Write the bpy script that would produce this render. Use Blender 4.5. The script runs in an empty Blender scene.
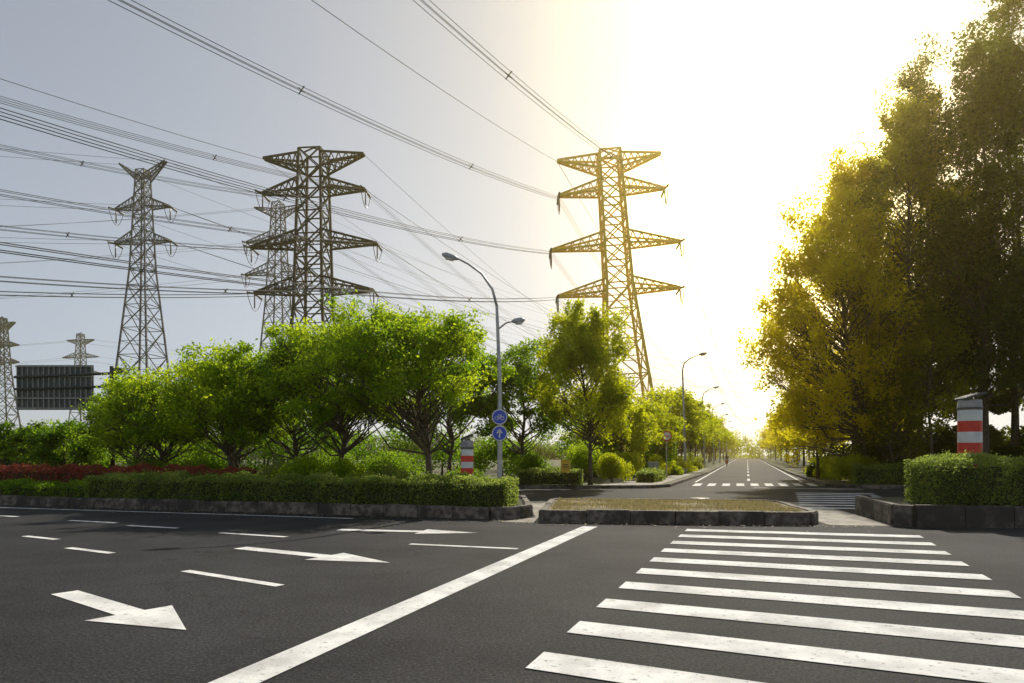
import bpy, math, random
import numpy as np
from mathutils import Vector
random.seed(7)
scene = bpy.context.scene

# ------------------------------------------------------------------ materials
def new_mat(name):
    m = bpy.data.materials.new(name); m.use_nodes = True
    nt = m.node_tree
    for n in list(nt.nodes): nt.nodes.remove(n)
    out = nt.nodes.new('ShaderNodeOutputMaterial')
    return m, nt, out

def noisy(name, c1, c2, scale=5, rough=0.8, bump=0.0, detail=6, metallic=0.0, c3=None, scale3=0.4):
    m, nt, out = new_mat(name)
    N, L = nt.nodes, nt.links
    b = N.new('ShaderNodeBsdfPrincipled'); b.inputs['Roughness'].default_value = rough
    b.inputs['Metallic'].default_value = metallic
    tc = N.new('ShaderNodeNewGeometry')
    no = N.new('ShaderNodeTexNoise'); no.inputs['Scale'].default_value = scale; no.inputs['Detail'].default_value = detail
    L.new(tc.outputs['Position'], no.inputs['Vector'])
    r = N.new('ShaderNodeValToRGB'); r.color_ramp.elements[0].position = .35; r.color_ramp.elements[1].position = .65
    r.color_ramp.elements[0].color = (*c1, 1); r.color_ramp.elements[1].color = (*c2, 1)
    L.new(no.outputs['Fac'], r.inputs['Fac'])
    col = r.outputs['Color']
    if c3:
        n3 = N.new('ShaderNodeTexNoise'); n3.inputs['Scale'].default_value = scale3; n3.inputs['Detail'].default_value = 5
        L.new(tc.outputs['Position'], n3.inputs['Vector'])
        r3 = N.new('ShaderNodeValToRGB'); r3.color_ramp.elements[0].position = .45; r3.color_ramp.elements[1].position = .6
        L.new(n3.outputs['Fac'], r3.inputs['Fac'])
        mx = N.new('ShaderNodeMixRGB'); L.new(r3.outputs['Color'], mx.inputs['Fac']); L.new(col, mx.inputs['Color1'])
        mx.inputs['Color2'].default_value = (*c3, 1); col = mx.outputs['Color']
    L.new(col, b.inputs['Base Color'])
    if bump > 0:
        bp = N.new('ShaderNodeBump'); bp.inputs['Strength'].default_value = bump; bp.inputs['Distance'].default_value = .02
        L.new(no.outputs['Fac'], bp.inputs['Height']); L.new(bp.outputs['Normal'], b.inputs['Normal'])
    L.new(b.outputs[0], out.inputs['Surface'])
    return m

def asphalt_mat(name, paint=False):
    m, nt, out = new_mat(name)
    N, L = nt.nodes, nt.links
    b = N.new('ShaderNodeBsdfPrincipled'); b.inputs['Roughness'].default_value = .88
    b.inputs['Specular IOR Level'].default_value = .2
    g = N.new('ShaderNodeNewGeometry')
    fine = N.new('ShaderNodeTexNoise'); fine.inputs['Scale'].default_value = 34; fine.inputs['Detail'].default_value = 7; fine.inputs['Roughness'].default_value = .62
    big = N.new('ShaderNodeTexNoise'); big.inputs['Scale'].default_value = .4; big.inputs['Detail'].default_value = 8; big.inputs['Roughness'].default_value = .62
    vor = N.new('ShaderNodeTexVoronoi'); vor.inputs['Scale'].default_value = 42
    for n in (fine, big, vor): L.new(g.outputs['Position'], n.inputs['Vector'])
    r = N.new('ShaderNodeValToRGB')
    r.color_ramp.elements[0].position = .34; r.color_ramp.elements[0].color = (.004, .0045, .0055, 1)
    r.color_ramp.elements[1].position = .70; r.color_ramp.elements[1].color = (.058, .060, .066, 1)
    L.new(fine.outputs['Fac'], r.inputs['Fac'])
    rb = N.new('ShaderNodeValToRGB')
    rb.color_ramp.elements[0].position = .34; rb.color_ramp.elements[0].color = (.40, .41, .45, 1)
    rb.color_ramp.elements[1].position = .64; rb.color_ramp.elements[1].color = (1.2, 1.18, 1.15, 1)
    L.new(big.outputs['Fac'], rb.inputs['Fac'])
    mu = N.new('ShaderNodeMixRGB'); mu.blend_type = 'MULTIPLY'; mu.inputs['Fac'].default_value = 1
    L.new(r.outputs[0], mu.inputs['Color1']); L.new(rb.outputs[0], mu.inputs['Color2'])
    rv = N.new('ShaderNodeValToRGB'); rv.color_ramp.elements[0].position = .0; rv.color_ramp.elements[0].color = (1, 1, 1, 1)
    rv.color_ramp.elements[1].position = .24; rv.color_ramp.elements[1].color = (0, 0, 0, 1)
    L.new(vor.outputs['Distance'], rv.inputs['Fac'])
    ms = N.new('ShaderNodeMixRGB'); L.new(rv.outputs[0], ms.inputs['Fac']); L.new(mu.outputs[0], ms.inputs['Color1'])
    ms.inputs['Color2'].default_value = (.14, .14, .14, 1)
    wn = N.new('ShaderNodeTexNoise'); wn.inputs['Scale'].default_value = .8; wn.inputs['Detail'].default_value = 4
    L.new(g.outputs['Position'], wn.inputs['Vector'])
    ad = N.new('ShaderNodeVectorMath'); ad.operation = 'MULTIPLY_ADD'
    L.new(wn.outputs['Color'], ad.inputs[0]); ad.inputs[1].default_value = (2.5, 2.5, 0); L.new(g.outputs['Position'], ad.inputs[2])
    vc = N.new('ShaderNodeTexVoronoi'); vc.feature = 'DISTANCE_TO_EDGE'; vc.inputs['Scale'].default_value = .16
    L.new(ad.outputs[0], vc.inputs['Vector'])
    rc = N.new('ShaderNodeValToRGB'); rc.color_ramp.elements[0].position = 0; rc.color_ramp.elements[0].color = (.3, .3, .3, 1)
    rc.color_ramp.elements[1].position = .0032; rc.color_ramp.elements[1].color = (1, 1, 1, 1)
    L.new(vc.outputs['Distance'], rc.inputs['Fac'])
    mc = N.new('ShaderNodeMixRGB'); mc.blend_type = 'MULTIPLY'; mc.inputs['Fac'].default_value = .85
    L.new(ms.outputs[0], mc.inputs['Color1']); L.new(rc.outputs[0], mc.inputs['Color2'])
    col = mc.outputs[0]
    if paint:
        w = N.new('ShaderNodeTexNoise'); w.inputs['Scale'].default_value = 13; w.inputs['Detail'].default_value = 10; w.inputs['Roughness'].default_value = .8
        L.new(g.outputs['Position'], w.inputs['Vector'])
        rw = N.new('ShaderNodeValToRGB'); rw.color_ramp.elements[0].position = .35; rw.color_ramp.elements[0].color = (.9, .9, .9, 1)
        rw.color_ramp.elements[1].position = .44; rw.color_ramp.elements[1].color = (0, 0, 0, 1)
        L.new(w.outputs['Fac'], rw.inputs['Fac'])
        w2 = N.new('ShaderNodeTexNoise'); w2.inputs['Scale'].default_value = 1.8; w2.inputs['Detail'].default_value = 8
        L.new(g.outputs['Position'], w2.inputs['Vector'])
        rp = N.new('ShaderNodeValToRGB'); rp.color_ramp.elements[0].position = .34; rp.color_ramp.elements[0].color = (.55, .55, .54, 1)
        rp.color_ramp.elements[1].position = .6; rp.color_ramp.elements[1].color = (.84, .84, .82, 1)
        L.new(w2.outputs['Fac'], rp.inputs['Fac'])
        mp = N.new('ShaderNodeMixRGB'); L.new(rw.outputs[0], mp.inputs['Fac']); L.new(rp.outputs[0], mp.inputs['Color1']); L.new(col, mp.inputs['Color2'])
        col = mp.outputs[0]
    L.new(col, b.inputs['Base Color'])
    bp = N.new('ShaderNodeBump'); bp.inputs['Strength'].default_value = .7; bp.inputs['Distance'].default_value = .012
    L.new(fine.outputs['Fac'], bp.inputs['Height']); L.new(bp.outputs['Normal'], b.inputs['Normal'])
    L.new(b.outputs[0], out.inputs['Surface'])
    return m

def leaf_mat(name, dark, light, tdark, tlight, trans=.5):
    m, nt, out = new_mat(name)
    N, L = nt.nodes, nt.links
    at = N.new('ShaderNodeAttribute'); at.attribute_name = 'var'
    r = N.new('ShaderNodeValToRGB'); r.color_ramp.elements[0].color = (*dark, 1); r.color_ramp.elements[1].color = (*light, 1)
    r2 = N.new('ShaderNodeValToRGB'); r2.color_ramp.elements[0].color = (*tdark, 1); r2.color_ramp.elements[1].color = (*tlight, 1)
    L.new(at.outputs['Fac'], r.inputs['Fac']); L.new(at.outputs['Fac'], r2.inputs['Fac'])
    d = N.new('ShaderNodeBsdfPrincipled'); d.inputs['Roughness'].default_value = .5
    d.inputs['Specular IOR Level'].default_value = .25
    t = N.new('ShaderNodeBsdfTranslucent')
    L.new(r.outputs[0], d.inputs['Base Color']); L.new(r2.outputs[0], t.inputs['Color'])
    mx = N.new('ShaderNodeMixShader'); mx.inputs[0].default_value = trans
    L.new(d.outputs[0], mx.inputs[1]); L.new(t.outputs[0], mx.inputs[2]); L.new(mx.outputs[0], out.inputs['Surface'])
    return m

M_ASPH = asphalt_mat('asphalt'); M_PAINT = asphalt_mat('worn_white_paint', True)
M_GROUND = noisy('grass_ground', (.04, .06, .014), (.10, .12, .03), 6, .95, .3, c3=(.10, .085, .045))
M_SOIL = noisy('bed_soil', (.02, .028, .010), (.055, .06, .022), 9, .95, .4)
M_DRY = noisy('dry_grass', (.12, .095, .055), (.30, .24, .15), 14, .95, .5, c3=(.10, .11, .045), scale3=1.2)
M_KERB = noisy('kerb_stone', (.06, .05, .042), (.24, .205, .17), 7, .85, .4, c3=(.045, .04, .035), scale3=1.5)
M_PAVE = noisy('paving', (.24, .22, .18), (.38, .35, .29), 5, .85, .3, c3=(.2, .18, .15), scale3=2)
M_BARK = noisy('bark', (.05, .038, .026), (.15, .12, .085), 14, .95, .6)
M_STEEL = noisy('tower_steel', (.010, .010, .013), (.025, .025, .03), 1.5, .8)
M_STEELG = noisy('glow_tinted_tower_steel', (.68, .46, .05), (.80, .58, .08), 1.5, .7)  # yellow of the sun glow put into this pylon's base colour
M_STEELP = noisy('galvanised_tower', (.07, .075, .09), (.12, .125, .14), 1.5, .7)
M_WIRE = noisy('conductor', (.08, .085, .095), (.13, .14, .15), 3, .6)
M_POLE = noisy('lamp_pole_metal', (.38, .39, .40), (.50, .51, .52), 8, .45, metallic=.3)
M_DARK = noisy('dark_metal', (.025, .03, .032), (.05, .055, .06), 5, .5)
M_SIGNB = noisy('sign_back', (.05, .07, .07), (.08, .10, .10), 3, .55)
M_BLUE = noisy('sign_blue', (.03, .08, .55), (.04, .10, .62), 4, .4)
M_WHITE = noisy('white_enamel', (.66, .66, .64), (.8, .8, .78), 5, .45)
M_RED = noisy('red_enamel', (.62, .03, .02), (.72, .05, .03), 6, .45)
M_YEL = noisy('yellow_enamel', (.75, .45, .02), (.8, .5, .03), 5, .5)
M_CONC = noisy('concrete', (.25, .25, .24), (.40, .39, .37), 6, .85, .2)
M_SOLAR = noisy('solar_glass', (.02, .025, .05), (.04, .05, .09), 3, .2)
M_GLASS = noisy('insulator_glass', (.06, .04, .03), (.12, .08, .06), 3, .3)
M_CLOTH = noisy('dark_cloth', (.03, .03, .05), (.06, .06, .09), 5, .9)

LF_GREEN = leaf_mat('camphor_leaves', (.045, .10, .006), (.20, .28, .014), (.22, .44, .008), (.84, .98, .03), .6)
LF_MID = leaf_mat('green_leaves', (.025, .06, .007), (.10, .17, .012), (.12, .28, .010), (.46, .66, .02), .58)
LF_YEL = leaf_mat('yellow_green_leaves', (.11, .16, .008), (.21, .25, .012), (.52, .62, .010), (.90, .90, .02), .62)
LF_GOLD = leaf_mat('glow_tinted_leaves', (.22, .18, .006), (.42, .33, .010), (.88, .74, .010), (.99, .90, .02), .68)  # golden backlight painted into the leaf colours
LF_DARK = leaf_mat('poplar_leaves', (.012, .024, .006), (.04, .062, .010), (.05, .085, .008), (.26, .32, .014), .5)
LF_OLIVE = leaf_mat('sun_tinted_poplar_leaves', (.05, .07, .005), (.14, .15, .010), (.26, .29, .006), (.74, .68, .012), .6)  # lighter poplar leaf copy, sunlight put into its colours
LF_HEDGE = leaf_mat('hedge_leaves', (.06, .10, .018), (.22, .27, .06), (.22, .36, .04), (.66, .76, .14), .5)
LF_RED = leaf_mat('red_shrub_leaves', (.14, .03, .02), (.38, .07, .05), (.35, .08, .04), (.65, .16, .09), .4)
LF_GRASS = leaf_mat('grass_blades', (.08, .09, .03), (.32, .26, .14), (.2, .2, .06), (.52, .42, .2), .4)

# ------------------------------------------------------------------ mesh builder (all quads)
class Q:
    def __init__(s): s.V = []; s.F = []; s.M = []; s.A = []; s.S = []; s.n = 0
    def add(s, v, f, mat=0, var=None, smooth=False):
        v = np.asarray(v, float).reshape(-1, 3); f = np.asarray(f, int).reshape(-1, 4)
        s.V.append(v); s.F.append(f + s.n); s.n += len(v)
        s.M.append(np.full(len(f), mat)); s.S.append(np.full(len(f), smooth))
        s.A.append(np.full(len(f), .5) if var is None else np.asarray(var))
    BF = [[0, 1, 2, 3], [7, 6, 5, 4], [0, 4, 5, 1], [1, 5, 6, 2], [2, 6, 7, 3], [3, 7, 4, 0]]
    def box(s, c, d, mat=0, yaw=0.0):
        x, y, z = [k / 2 for k in d]
        p = np.array([[-x, -y, -z], [-x, y, -z], [x, y, -z], [x, -y, -z], [-x, -y, z], [-x, y, z], [x, y, z], [x, -y, z]])
        ca, sa = math.cos(yaw), math.sin(yaw)
        R = np.array([[ca, -sa, 0], [sa, ca, 0], [0, 0, 1]])
        s.add(p @ R.T + np.array(c), s.BF, mat)
    def beam(s, a, b, w, mat=0, h=None):
        a = np.array(a, float); b = np.array(b, float); d = b - a; l = np.linalg.norm(d)
        if l < 1e-6: return
        d /= l; up = np.array([0, 0, 1.]) if abs(d[2]) < .95 else np.array([1., 0, 0])
        x = np.cross(d, up); x /= np.linalg.norm(x); y = np.cross(x, d); h = h or w
        o = [(-1, -1), (-1, 1), (1, 1), (1, -1)]
        v = [a + x * i * w / 2 + y * j * h / 2 for i, j in o] + [b + x * i * w / 2 + y * j * h / 2 for i, j in o]
        s.add(v, s.BF, mat)
    def tube(s, pts, rad, n=8, mat=0, smooth=True, caps=True):
        pts = [np.array(p, float) for p in pts]; rad = list(rad); K = len(pts)
        D = []
        for i in range(K):
            d = pts[min(i + 1, K - 1)] - pts[max(i - 1, 0)]
            l = np.linalg.norm(d); D.append(d / l if l > 1e-9 else np.array([0, 0, 1.]))
        if caps:
            pts = [pts[0]] + pts + [pts[-1]]; rad = [1e-4] + rad + [1e-4]; D = [D[0]] + D + [D[-1]]
        rings = []; prev = None
        for i, p in enumerate(pts):
            d = D[i]
            x = None
            if prev is not None:
                x = prev - d * prev.dot(d)
                if np.linalg.norm(x) < 1e-6: x = None
            if x is None:
                up = np.array([0, 0, 1.]) if abs(d[2]) < .9 else np.array([1., 0, 0]); x = np.cross(d, up)
            x = x / np.linalg.norm(x); prev = x; y = np.cross(d, x)
            an = np.arange(n) * 2 * math.pi / n
            rings.append(p + rad[i] * (np.cos(an)[:, None] * x + np.sin(an)[:, None] * y))
        f = []
        for i in range(len(pts) - 1):
            for k in range(n):
                k2 = (k + 1) % n
                f.append([i * n + k, i * n + k2, (i + 1) * n + k2, (i + 1) * n + k])
        s.add(np.vstack(rings), f, mat, smooth=smooth)
    def leaves(s, P, size, mat, var, rng, up=.35):
        n = len(P)
        nrm = rng.normal(size=(n, 3)); nrm[:, 2] += up * 2
        nrm /= np.linalg.norm(nrm, axis=1)[:, None]
        t = rng.normal(size=(n, 3)); t -= nrm * (t * nrm).sum(1)[:, None]; t /= np.linalg.norm(t, axis=1)[:, None]
        b = np.cross(nrm, t); sz = size * rng.uniform(.6, 1.3, n)[:, None]
        v = np.stack([P - t * sz * .5, P + b * sz * .27 - t * sz * .05 + nrm * sz * .06, P + t * sz * .5, P - b * sz * .27 - t * sz * .05 + nrm * sz * .06], 1).reshape(-1, 3)
        s.add(v, np.arange(n * 4).reshape(-1, 4), mat, np.clip(var, 0, 1))
    def build(s, name, mats, parent=None):
        V = np.vstack(s.V); F = np.vstack(s.F)
        me = bpy.data.meshes.new(name)
        me.vertices.add(len(V)); me.vertices.foreach_set('co', V.ravel().astype(np.float32))
        me.loops.add(len(F) * 4); me.loops.foreach_set('vertex_index', F.ravel().astype(np.int32))
        me.polygons.add(len(F)); me.polygons.foreach_set('loop_start', (np.arange(len(F)) * 4).astype(np.int32))
        for m in mats: me.materials.append(m)
        me.polygons.foreach_set('material_index', np.concatenate(s.M).astype(np.int32))
        me.polygons.foreach_set('use_smooth', np.concatenate(s.S).astype(bool))
        a = me.attributes.new('var', 'FLOAT', 'FACE'); a.data.foreach_set('value', np.concatenate(s.A).astype(np.float32))
        me.update(calc_edges=True)
        o = bpy.data.objects.new(name, me); scene.collection.objects.link(o)
        if parent: o.parent = parent
        return o

def sheet(name, pts, z, mat):
    me = bpy.data.meshes.new(name); me.from_pydata([(x, y, z) for x, y in pts], [], [list(range(len(pts)))])
    me.materials.append(mat); me.update()
    if me.polygons[0].normal.z < 0: me.flip_normals()
    o = bpy.data.objects.new(name, me); scene.collection.objects.link(o); return o

def kerb(name, pts, h, w=.2, seg=1.0, mat=M_KERB):
    q = Q()
    for a, b in zip(pts[:-1], pts[1:]):
        a = np.array(a, float); b = np.array(b, float); L = np.linalg.norm(b - a); n = max(1, int(round(L / seg))); d = (b - a) / L
        for i in range(n):
            p = a + d * (L * i / n + .008); r = a + d * (L * (i + 1) / n - .008)
            dz = random.uniform(-.012, .012); off = np.array([-d[1], d[0]]) * random.uniform(-.01, .01)
            p = p + off; r = r + off; hh = h + dz
            q.beam((*p, (hh - .03) / 2), (*r, (hh - .03) / 2), w, 0, hh - .03)
            q.beam((*p, hh - .015), (*r, hh - .015), w - .05, 0, .03)
    return q.build(name, [mat])

# ------------------------------------------------------------------ ground, roads
sheet('ground', [(-3000, -3000), (3000, -3000), (3000, 3000), (-3000, 3000)], -.06, M_GROUND)
sheet('road', [(-160, -40), (160, -40), (160, 55), (-160, 55)], 0, M_ASPH)
def le(y): return 8.4 + .34 * (y - 34)
def re_(y): return 15.3 + .352 * (y - 34)
sheet('side_road', [(le(50), 50), (re_(50), 50), (re_(420), 420), (le(420), 420)], .004, M_ASPH)
LB = [(-100, 45.7), (-16.4, 21.9), (-8, 19.3), (-.55, 17.05), (.2, 17.2), (.45, 17.8), (.35, 22), (-2, 24.3), (-100, 55)]
sheet('planting_bed', LB, .24, M_SOIL); kerb('kerb', LB[:8], .3)
IS = [(.75, 16.3), (3.8, 15.85), (6.8, 15.6), (7.1, 16.0), (7.6, 19.4), (7.3, 19.8), (1.5, 20.6), (1.2, 20.2), (.75, 16.3)]
sheet('traffic_island', IS[:-1], .27, M_DRY); kerb('kerb', IS, .3, .22)
RB = [(30, 12.6), (13, 14.75), (9.0, 15.2), (8.75, 15.5), (9.6, 18.8), (10, 19.1), (32, 17.5)]
sheet('planting_bed', RB, .42, M_SOIL); kerb('kerb', RB[:6], .48, .22)
BB = [(-150, 76), (-40, 44), (-10, 35.2), (3.5, 32.4), (6.8, 32.9), (7.9, 34.3), (le(60), 60), (le(420), 420), (-150, 420)]
sheet('verge', BB, .13, M_GROUND); kerb('kerb', BB[1:8], .15, .2, 1.5)
CB = [(150, 16), (40, 27.5), (19.5, 31.6), (16.8, 32.6), (16.0, 34.5), (re_(60), 60), (re_(420), 420), (150, 420)]
sheet('verge', CB, .13, M_GROUND); kerb('kerb', CB[1:7], .15, .2, 1.5)
sheet('pavement', [(-.3, 16.3), (.62, 16.0), (1.1, 20.6), (1.4, 23.5), (.55, 23.6), (.6, 17.4)], .006, M_PAVE)
sheet('pavement', [(7.25, 15.5), (8.6, 15.3), (9.5, 19.6), (9.9, 23.0), (8.9, 23.2), (7.8, 19.4)], .006, M_PAVE)
sheet('pavement', [(4.2, 32.6), (6.6, 33.1), (7.6, 34.6), (le(75) - .4, 75), (le(75) - 2.2, 75), (6.0, 42)], .136, M_PAVE)
sheet('pavement', [(17.1, 33.0), (19.3, 32.0), (re_(75) + 2.2, 75), (re_(75) + .4, 75)], .136, M_PAVE)

# ------------------------------------------------------------------ road markings
def quadmark(name, quads, z=.008):
    q = Q()
    for p in quads: q.add([(x, y, z) for x, y in p], [[0, 1, 2, 3]])
    return q.build(name, [M_PAINT])
def strip(a, b, w):
    a = np.array(a, float); b = np.array(b, float); d = (b - a) / np.linalg.norm(b - a); n = np.array([-d[1], d[0]]) * w / 2
    return [a - n, b - n, b + n, a + n]
cw = []
for i in range(-2, 10):
    s = .50 - .025 * i
    yl = 5.3 + 1.02 * i; xl = .18 + .384 * 1.02 * i
    xr = (5.6 + .41 * (yl + s * xl - 7.4)) / (1 + .41 * s); yr = yl - s * (xr - xl)
    w = .21
    cw.append([(xl - .08, yl - w), (xr - .08, yr - w), (xr + .08, yr + w), (xl + .08, yl + w)])
quadmark('crosswalk', cw)
quadmark('stop_line', [strip((-2.85, 2.2), (1.75, 15.2), .34)])
lanes = [((-4.51, 9.38), (-2.83, 8.3)), ((-5.99, 13.95), (-4.4, 13.25)), ((-1.83, 12.2), (.1, 11.57)), ((-7.64, 11.7), (-6.5, 11.05)),
         ((-9.6, 13.4), (-8.6, 12.85)), ((-14.2, 18.2), (-12.8, 17.6)), ((-10.8, 16.6), (-9.3, 16.0)), ((-8.7, 15.4), (-7.3, 14.85)),
         ((-14.5, 16.2), (-13.1, 15.6)), ((-19, 18.6), (-17, 17.7)), ((-18.5, 20.2), (-17, 19.6))]
quadmark('lane_line', [strip(a, b, .14) for a, b in lanes])
quadmark('edge_line', [strip((-30, 24.9), (-16.6, 21.0), .12), strip((-16.6, 21.0), (-8.1, 18.4), .12), strip((-8.1, 18.4), (-4, 17.1), .12)])
def arrow(a, b):
    a = np.array(a); b = np.array(b); L = np.linalg.norm(b - a); d = (b - a) / L; n = np.array([-d[1], d[0]])
    hl = L * .4; m = b - d * hl; q = Q()
    P = [a - n * .14, m - n * .14, m + n * .14, a + n * .14]
    q.add([(*p, .008) for p in P], [[0, 1, 2, 3]])
    H = [m - n * .42, b, m + n * .42, m]
    q.add([(*p, .008) for p in H], [[0, 1, 2, 3]])
    q.build('road_arrow', [M_PAINT])
arrow((-5.2, 7.9), (-2.97, 6.2)); arrow((-4.68, 11.7), (-1.8, 10.07)); arrow((-3.7, 14.55), (-.7, 13.95))
q = []
for i in range(9):
    t = (i + .3) / 9; x0 = le(36) + (re_(36) - le(36)) * t
    q.append([(x0, 35.2), (x0 + .42, 35.2), (x0 + .42 + 1.0, 38.2), (x0 + 1.0, 38.2)])
quadmark('crosswalk', q)
q = []
for i in range(8):
    y = 20.6 + i * 1.15; x = 8.3 + (y - 19.5) * .4
    q.append(strip((x, y), (x + 3.0, y - .5), .45))
quadmark('crosswalk', q)
quadmark('side_road_line', [strip(((le(y) + re_(y)) / 2, y), ((le(y + 4) + re_(y + 4)) / 2, y + 4), .16) for y in range(42, 300, 10)]
         + [strip((le(40) + .35, 40), (le(400) + .35, 400), .14), strip((re_(40) - .35, 40), (re_(400) - .35, 400), .14)], .012)
quadmark('give_way_line', [strip((11.8, 33.2), (16.4, 31.8), .3)])
q = Q(); q.tube([(6.9, 25, .005), (6.9, 25, .014)], [.38, .38], 24); q.build('manhole_cover', [M_DARK])

# ------------------------------------------------------------------ trees
def gen_tree(q, base, H, ctr, R, trunk_r, nclump, nleaf, lsize, rng, pointed=0.0, clump_r=.55, k=.9, fork=.35, wob=.15, leafmat=1, flat=.65, lumpy=1.0, low=-.55):
    base = np.array(base, float); ctr = base + np.array(ctr, float); R = np.array(R, float)
    top = ctr + np.array([0, 0, R[2] * .75])
    npt = 7; tp = []
    for i in range(npt):
        t = i / (npt - 1)
        p = base * (1 - t) + top * t + np.array([rng.normal() * wob, rng.normal() * wob, 0]) * min(1, t * 3) * (1 - t * .5)
        if t < .3: p[:2] = base[:2] * .9 + p[:2] * .1
        tp.append(p)
    tp = np.array(tp); rr = [trunk_r * (1.25 if i == 0 else 1) * (1 - .85 * i / (npt - 1)) for i in range(npt)]
    q.tube(tp, rr, 9, 0)
    def trunk_at(z):
        t = np.clip((z - base[2]) / (top[2] - base[2]), 0, 1) * (npt - 1); i = int(min(t, npt - 2)); f = t - i
        return tp[i] * (1 - f) + tp[i + 1] * f, np.interp(t, range(npt), rr)
    ph = rng.uniform(0, 6.28, 6)
    P = []; A = []
    for c in range(nclump):
        d = rng.normal(size=3); d /= np.linalg.norm(d)
        if d[2] < low: d[2] *= -1
        az = math.atan2(d[1], d[0])
        lump = 1 + lumpy * (.16 * math.sin(3 * az + ph[0] + 2 * d[2]) + .12 * math.sin(5 * az + ph[1] - 4 * d[2]) + .08 * math.sin(9 * d[2] + ph[2]))
        rad = rng.uniform(.3, 1.0) ** .5 * lump
        e = d * R * rad
        th = (e[2] / R[2] + 1) / 2
        e[:2] *= 1 - pointed * np.clip(th, 0, 1)
        e = ctr + e
        rd = np.linalg.norm(e[:2] - ctr[:2])
        zs = max(base[2] + (ctr[2] - base[2]) * fork, min(e[2] - k * rd, top[2] * .98))
        zs = min(zs, e[2])
        s0, r0 = trunk_at(zs)
        lr = max(.012, min(r0 * .5, trunk_r * .33))
        mid1 = s0 * .66 + e * .34 + rng.normal(size=3) * .07 * np.linalg.norm(e - s0) - np.array([0, 0, .05])
        mid2 = s0 * .33 + e * .67 + rng.normal(size=3) * .07 * np.linalg.norm(e - s0)
        q.tube([s0, mid1, mid2, e], [lr, lr * .7, lr * .45, lr * .15], 5, 0, caps=False)
        cr = clump_r * rng.uniform(.55, 1.4) * (1 - .35 * pointed * th)
        n = int(nleaf / nclump * rng.uniform(.6, 1.4))
        ns = 7; sp = rng.normal(size=(ns, 3)); sp /= np.linalg.norm(sp, axis=1)[:, None]
        sp *= (rng.uniform(.2, 1, ns) ** .5)[:, None] * np.array([cr, cr, cr * flat])
        if pointed > .3: sp[:, 2] += np.abs(rng.normal(0, .35, ns)) * cr
        wsel = rng.integers(0, ns, n); dd = rng.normal(size=(n, 3)) * np.array([.27, .27, .2 if flat < .9 else .33]) * cr
        pp = e + sp[wsel] + dd
        P.append(pp); cv = rng.normal(.5, .18); sv = rng.normal(0, .1, ns); A.append(rng.normal(cv, .14, n) + sv[wsel])
        for j in range(ns):
            tip = e + sp[j] * 1.15; q.tube([mid2, (mid2 + tip) / 2 + rng.normal(size=3) * .05, tip], [lr * .3, lr * .2, .006], 3, 0, caps=False)
    q.leaves(np.vstack(P), lsize, leafmat, np.concatenate(A), rng)

def tree(name, x, y, H, cx, cz, rx, rz, leaf, nclump=60, nleaf=24000, lsize=.12, tr=.14, z0=.13, seed=0, **kw):
    q = Q(); gen_tree(q, (0, 0, 0), H, (cx, 0, cz), (rx, rx, rz), tr, nclump, nleaf, lsize, np.random.default_rng(seed), **kw)
    o = q.build(name, [M_BARK, leaf]); o.location = (x, y, z0); return o

tree('camphor_tree', -2.75, 22.6, 6.3, -.55, 3.95, 2.75, 2.1, LF_GREEN, 110, 40000, .115, .12, .24, 1, clump_r=.62, low=-.5, lumpy=.8, flat=.5)
tree('camphor_tree', -6.1, 24.0, 6.3, -.1, 3.9, 2.4, 2.4, LF_GREEN, 90, 34000, .115, .12, .24, 2, clump_r=.62, flat=.5, lumpy=.8)
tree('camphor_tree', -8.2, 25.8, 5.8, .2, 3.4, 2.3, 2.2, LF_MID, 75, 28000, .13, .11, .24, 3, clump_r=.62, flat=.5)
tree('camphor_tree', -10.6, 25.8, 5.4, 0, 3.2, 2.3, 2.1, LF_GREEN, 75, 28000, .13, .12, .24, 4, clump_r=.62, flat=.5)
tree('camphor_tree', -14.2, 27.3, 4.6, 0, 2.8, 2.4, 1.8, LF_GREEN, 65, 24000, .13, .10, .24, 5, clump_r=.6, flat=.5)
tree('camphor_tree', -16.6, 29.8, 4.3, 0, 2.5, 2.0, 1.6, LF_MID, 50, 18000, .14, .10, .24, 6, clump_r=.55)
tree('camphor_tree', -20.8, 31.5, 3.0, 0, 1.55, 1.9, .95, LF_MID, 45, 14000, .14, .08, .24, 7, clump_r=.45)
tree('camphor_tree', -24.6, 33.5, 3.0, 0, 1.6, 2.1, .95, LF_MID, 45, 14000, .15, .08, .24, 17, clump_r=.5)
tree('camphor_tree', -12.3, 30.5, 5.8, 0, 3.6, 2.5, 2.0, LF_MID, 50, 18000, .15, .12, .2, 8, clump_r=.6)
tree('young_maple_tree', 3.9, 33.8, 8.4, -.45, 4.6, 3.1, 3.9, LF_YEL, 115, 40000, .16, .11, .13, 9, pointed=.45, clump_r=.65, flat=.9)
tree('street_tree', .6, 38, 7.6, 0, 4.3, 2.4, 3.3, LF_MID, 60, 22000, .17, .13, .13, 10, clump_r=.7)
tree('street_tree', -3.5, 38, 7.4, 0, 4.2, 2.6, 3.0, LF_MID, 60, 22000, .17, .13, .13, 12, clump_r=.7)
tree('street_tree', 6.9, 44, 5.0, 0, 3.0, 2.3, 2.1, LF_YEL, 50, 18000, .17, .1, .13, 13, clump_r=.65)
tree('street_tree', 9.6, 50, 5.8, 0, 3.1, 2.2, 2.4, LF_YEL, 50, 18000, .18, .1, .13, 14, clump_r=.65)

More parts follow.
